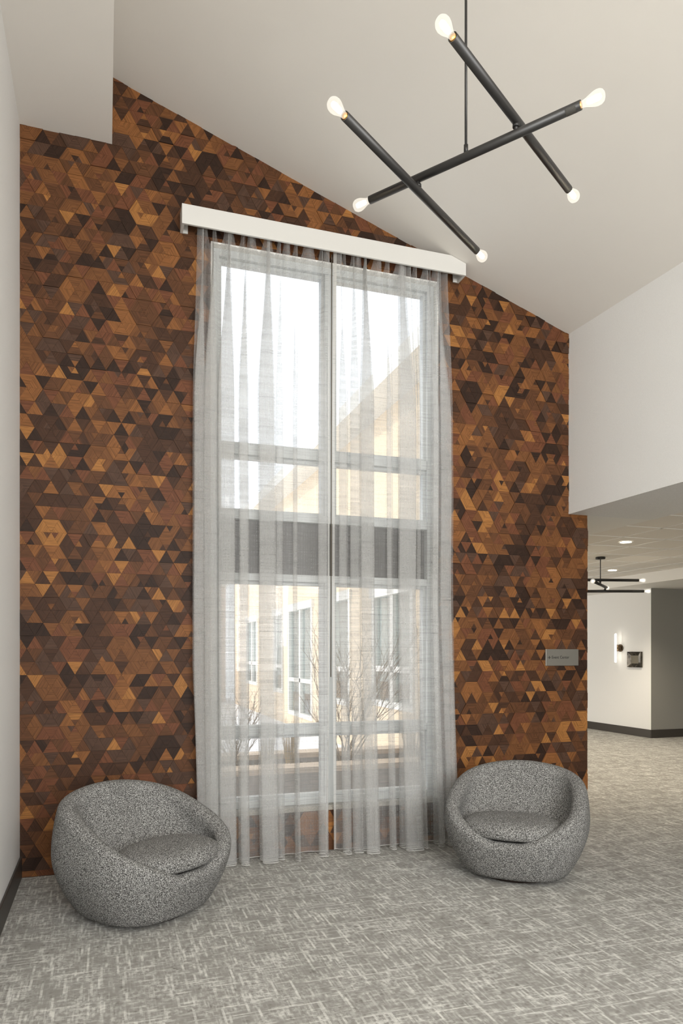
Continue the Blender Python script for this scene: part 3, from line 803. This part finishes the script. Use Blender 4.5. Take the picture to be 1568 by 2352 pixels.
O = [(-hw, 0), (hw, 0), (hw, hh), (-hw, hh)]; I = [(-iw, i0_), (iw, i0_), (iw, i1_), (-iw, i1_)]
for k in range(4):
    m = MB(); a, b = O[k], O[(k+1) % 4]; c1, d1 = I[(k+1) % 4], I[k]
    m.add([(-.045, *a), (-.045, *b), (-.022, *c1), (-.022, *d1), (0, *a), (0, *b), (0, *c1), (0, *d1)], [(0, 1, 2, 3), (4, 7, 6, 5), (0, 4, 5, 1), (1, 5, 6, 2), (2, 6, 7, 3), (3, 7, 4, 0)]); m.build('frame_side', M_bev, root)
m = MB(); m.box(-.02, -.012, -iw, iw, i0_, i1_); m.build('mirror_glass', plain('mirror', S(170, 168, 158), 0.12, metal=0.7), root)

# ------------------------------------------------------------------ outdoors
M_stucco = plain('tan_stucco', S(236, 214, 184), 0.9, var=0.06, bscale=30, spec=0.1)
M_far_st = plain('pinkish_stucco', S(214, 186, 164), 0.9, var=0.05, bscale=20, spec=0.1)
M_snow = plain('snow', (0.86, 0.88, 0.92, 1), 0.8, bump=0.4, bscale=6)
M_winfr = plain('pale_window_trim', (0.80, 0.78, 0.72, 1), 0.6)
M_pane2 = glass('outdoor_reflective_glass', 0.25, (.9, .95, .95, 1), 0.03)
M_brightener = plain('white_pane_brightener', (0.88, 0.88, 0.86, 1), 0.8)  # for white sheets added to make the wing panes look bright
M_planter = plain('taupe_planter_block', S(150, 140, 132), 0.9, var=0.15, bscale=25)
M_cap = plain('pale_cap_stone', S(205, 186, 165), 0.8)
M_soil = plain('dry_mulch', S(160, 146, 124), 0.95, var=0.4, bscale=40)
M_twig = plain('bare_twig', S(120, 98, 70), 0.9)
M_grass = plain('dry_grass', S(176, 150, 96), 0.9)
struct(MB().box(-40, XR, .3, 60, -.12, -.04).build('snow_ground', M_snow))
XW = 3.75; YW0 = .3; YW1 = 16.6; ZE = at_x(965, 790, XW-.45).z
wing = empty('building_wing', (XW, YW0, 0)); tag(wing, 'tan stucco wing of the building with pale windows seen through the curtains', 'building')
wo_ = Vector(wing.location)
def rect_from_px(xa, xb, ytop, ybot):
    ya = at_x(xa, 1500, XW).y; yb_ = at_x(xb, 1500, XW).y
    yn, yf = sorted((ya, yb_)); xm = (xa+xb)/2
    return yn, yf, at_x(xm, ybot, XW).z, at_x(xm, ytop, XW).z
rects = [rect_from_px(567, 592, 1427, 1572), rect_from_px(630, 651, 1412, 1590), rect_from_px(664, 719, 1398, 1648), rect_from_px(757, 806, 1378, 1618), rect_from_px(857, 952, 1362, 1628)]
wm = MB()
edges_ = sorted(rects); cur = YW0
for (yn, yf, za, zb_) in edges_:
    wm.box(0, .2, cur-wo_.y, yn-wo_.y, -.1, ZE); wm.box(0, .2, yn-wo_.y, yf-wo_.y, -.1, za); wm.box(0, .2, yn-wo_.y, yf-wo_.y, zb_, ZE); cur = yf
wm.box(0, .2, cur-wo_.y, YW1-wo_.y, -.1, ZE)
wm.build('wall', M_stucco, wing)
em = MB(); em.box(-.45, .2, 0, YW1-YW0+.3, ZE, ZE+.22); em.build('eave', M_winfr, wing)
for (yn, yf, za, zb_) in edges_:
    fr = MB(); t_ = .09
    fr.box(-.03, .06, yn-wo_.y, yn+t_-wo_.y, za, zb_); fr.box(-.03, .06, yf-t_-wo_.y, yf-wo_.y, za, zb_)
    fr.box(-.03, .06, yn+t_-wo_.y, yf-t_-wo_.y, za, za+t_); fr.box(-.05, .06, yn-.05-wo_.y, yf+.05-wo_.y, zb_-.02, zb_+.13)
    zm_ = za+(zb_-za)*.34; fr.box(-.02, .06, yn+t_-wo_.y, yf-t_-wo_.y, zm_-.04, zm_+.04)
    if yf-yn > 1.2: ym = (yn+yf)/2; fr.box(-.02, .06, ym-.05-wo_.y, ym+.05-wo_.y, za+t_, zb_)
    fo_ = fr.build('window', M_winfr, wing)
    MB().box(.03, .035, yn-wo_.y, yf-wo_.y, za, zb_).build('pane', M_pane2, fo_); MB().box(.07, .075, yn-wo_.y, yf-wo_.y, za+(zb_-za)*.22, zb_).build('pane_brightener', M_brightener, fo_)  # white sheet added behind each pane to brighten it
fb = empty('neighbour_building', (-6, YW1+.7, 0)); tag(fb, 'low pinkish building closing the far end of the courtyard', 'building')
MB().box(-14, 9.6, 0, 4, -.1, 3.6).build('wall', M_far_st, fb); MB().box(-14.3, 9.65, -.35, 4.3, 3.6, 3.82).build('roof_edge', M_winfr, fb)
# planter: low block walls, cap stones, soil
pl_ = empty('planter', (1.9, 1.0, -.04)); tag(pl_, 'low taupe block planter with pale cap just outside the window', 'planter')
px0, px1, py0, py1, ph = -1.15, 1.7, 0, 1.1, .47
def plbox(name, a, b, c_, d_, e, g_, mat): return MB().box(a, b, c_, d_, e, g_).build(name, mat, pl_)
plbox('wall_block', px0, px1, py0, py0+.2, 0, ph, M_planter); plbox('wall_block', px0, px1, py1-.2, py1, 0, ph, M_planter)
plbox('wall_block', px0, px0+.2, py0+.2, py1-.2, 0, ph, M_planter); plbox('wall_block', px1-.2, px1, py0+.2, py1-.2, 0, ph, M_planter)
plbox('cap', px0-.03, px1+.03, py0-.03, py0+.23, ph, ph+.05, M_cap); plbox('cap', px0-.03, px1+.03, py1-.23, py1+.03, ph, ph+.05, M_cap)
plbox('cap', px0-.03, px0+.23, py0+.23, py1-.23, ph, ph+.05, M_cap); plbox('cap', px1-.23, px1+.03, py0+.23, py1-.23, ph, ph+.05, M_cap)
plbox('soil', px0+.2, px1-.2, py0+.2, py1-.2, 0, ph-.05, M_soil)
def shrub(loc, h, n, seed, label):
    rg = random.Random(seed); m = MB()
    def br(p, d, L, r, lev):
        q = p
        for k in range(3):
            d = (d+Vector((rg.uniform(-.18, .18), rg.uniform(-.18, .18), rg.uniform(-.02, .14)))).normalized()
            e = q+d*L/3; m.tube(q, e, r*(1-k*.22), r*(1-(k+1)*.22), n=4, caps=False); q = e
            if lev < 2:
                for j in range(2):
                    dd = (d+Vector((rg.uniform(-.8, .8), rg.uniform(-.8, .8), rg.uniform(0, .5)))).normalized(); br(q, dd, L*.5, r*.5, lev+1)
    for i in range(n):
        a = rg.uniform(0, 2*PI); br(Vector((rg.uniform(-.05, .05), rg.uniform(-.05, .05), 0)), Vector((math.cos(a)*.5, math.sin(a)*.5, 1)).normalized(), h*rg.uniform(.7, 1), .007, 0)
    o = m.build('bare_shrub', M_twig, None, loc, fix=False); return tag(o, label, 'shrub')
shrub((2.25, 1.5, .385), 1.05, 16, 4, 'tall bare twiggy shrub in the planter outside the window')
shrub((1.2, 1.6, .385), .6, 9, 9, 'short bare twiggy shrub at the far end of the planter')
for i, (x, y, h) in enumerate(((1.45, 1.45, .42), (1.75, 1.72, .5), (3.0, 1.6, .55))):
    rg = random.Random(50+i); m = MB()
    for k in range(60):
        a = rg.uniform(0, 2*PI); s_ = rg.uniform(.1, .5)
        m.tube((math.cos(a)*.04, math.sin(a)*.04, 0), (math.cos(a)*s_*h*.5, math.sin(a)*s_*h*.5, h*rg.uniform(.7, 1)), .004, .0008, n=3, caps=False)
    tag(m.build('grass_clump', M_grass, None, (x, y, .385), fix=False), ['dry yellow grass clump between the two bare shrubs of the planter', 'dry yellow grass clump at the far rim of the planter', 'dry yellow grass clump growing between the tall shrub and the tan wing'][i], 'grass', 'dry grass clumps in the planter')
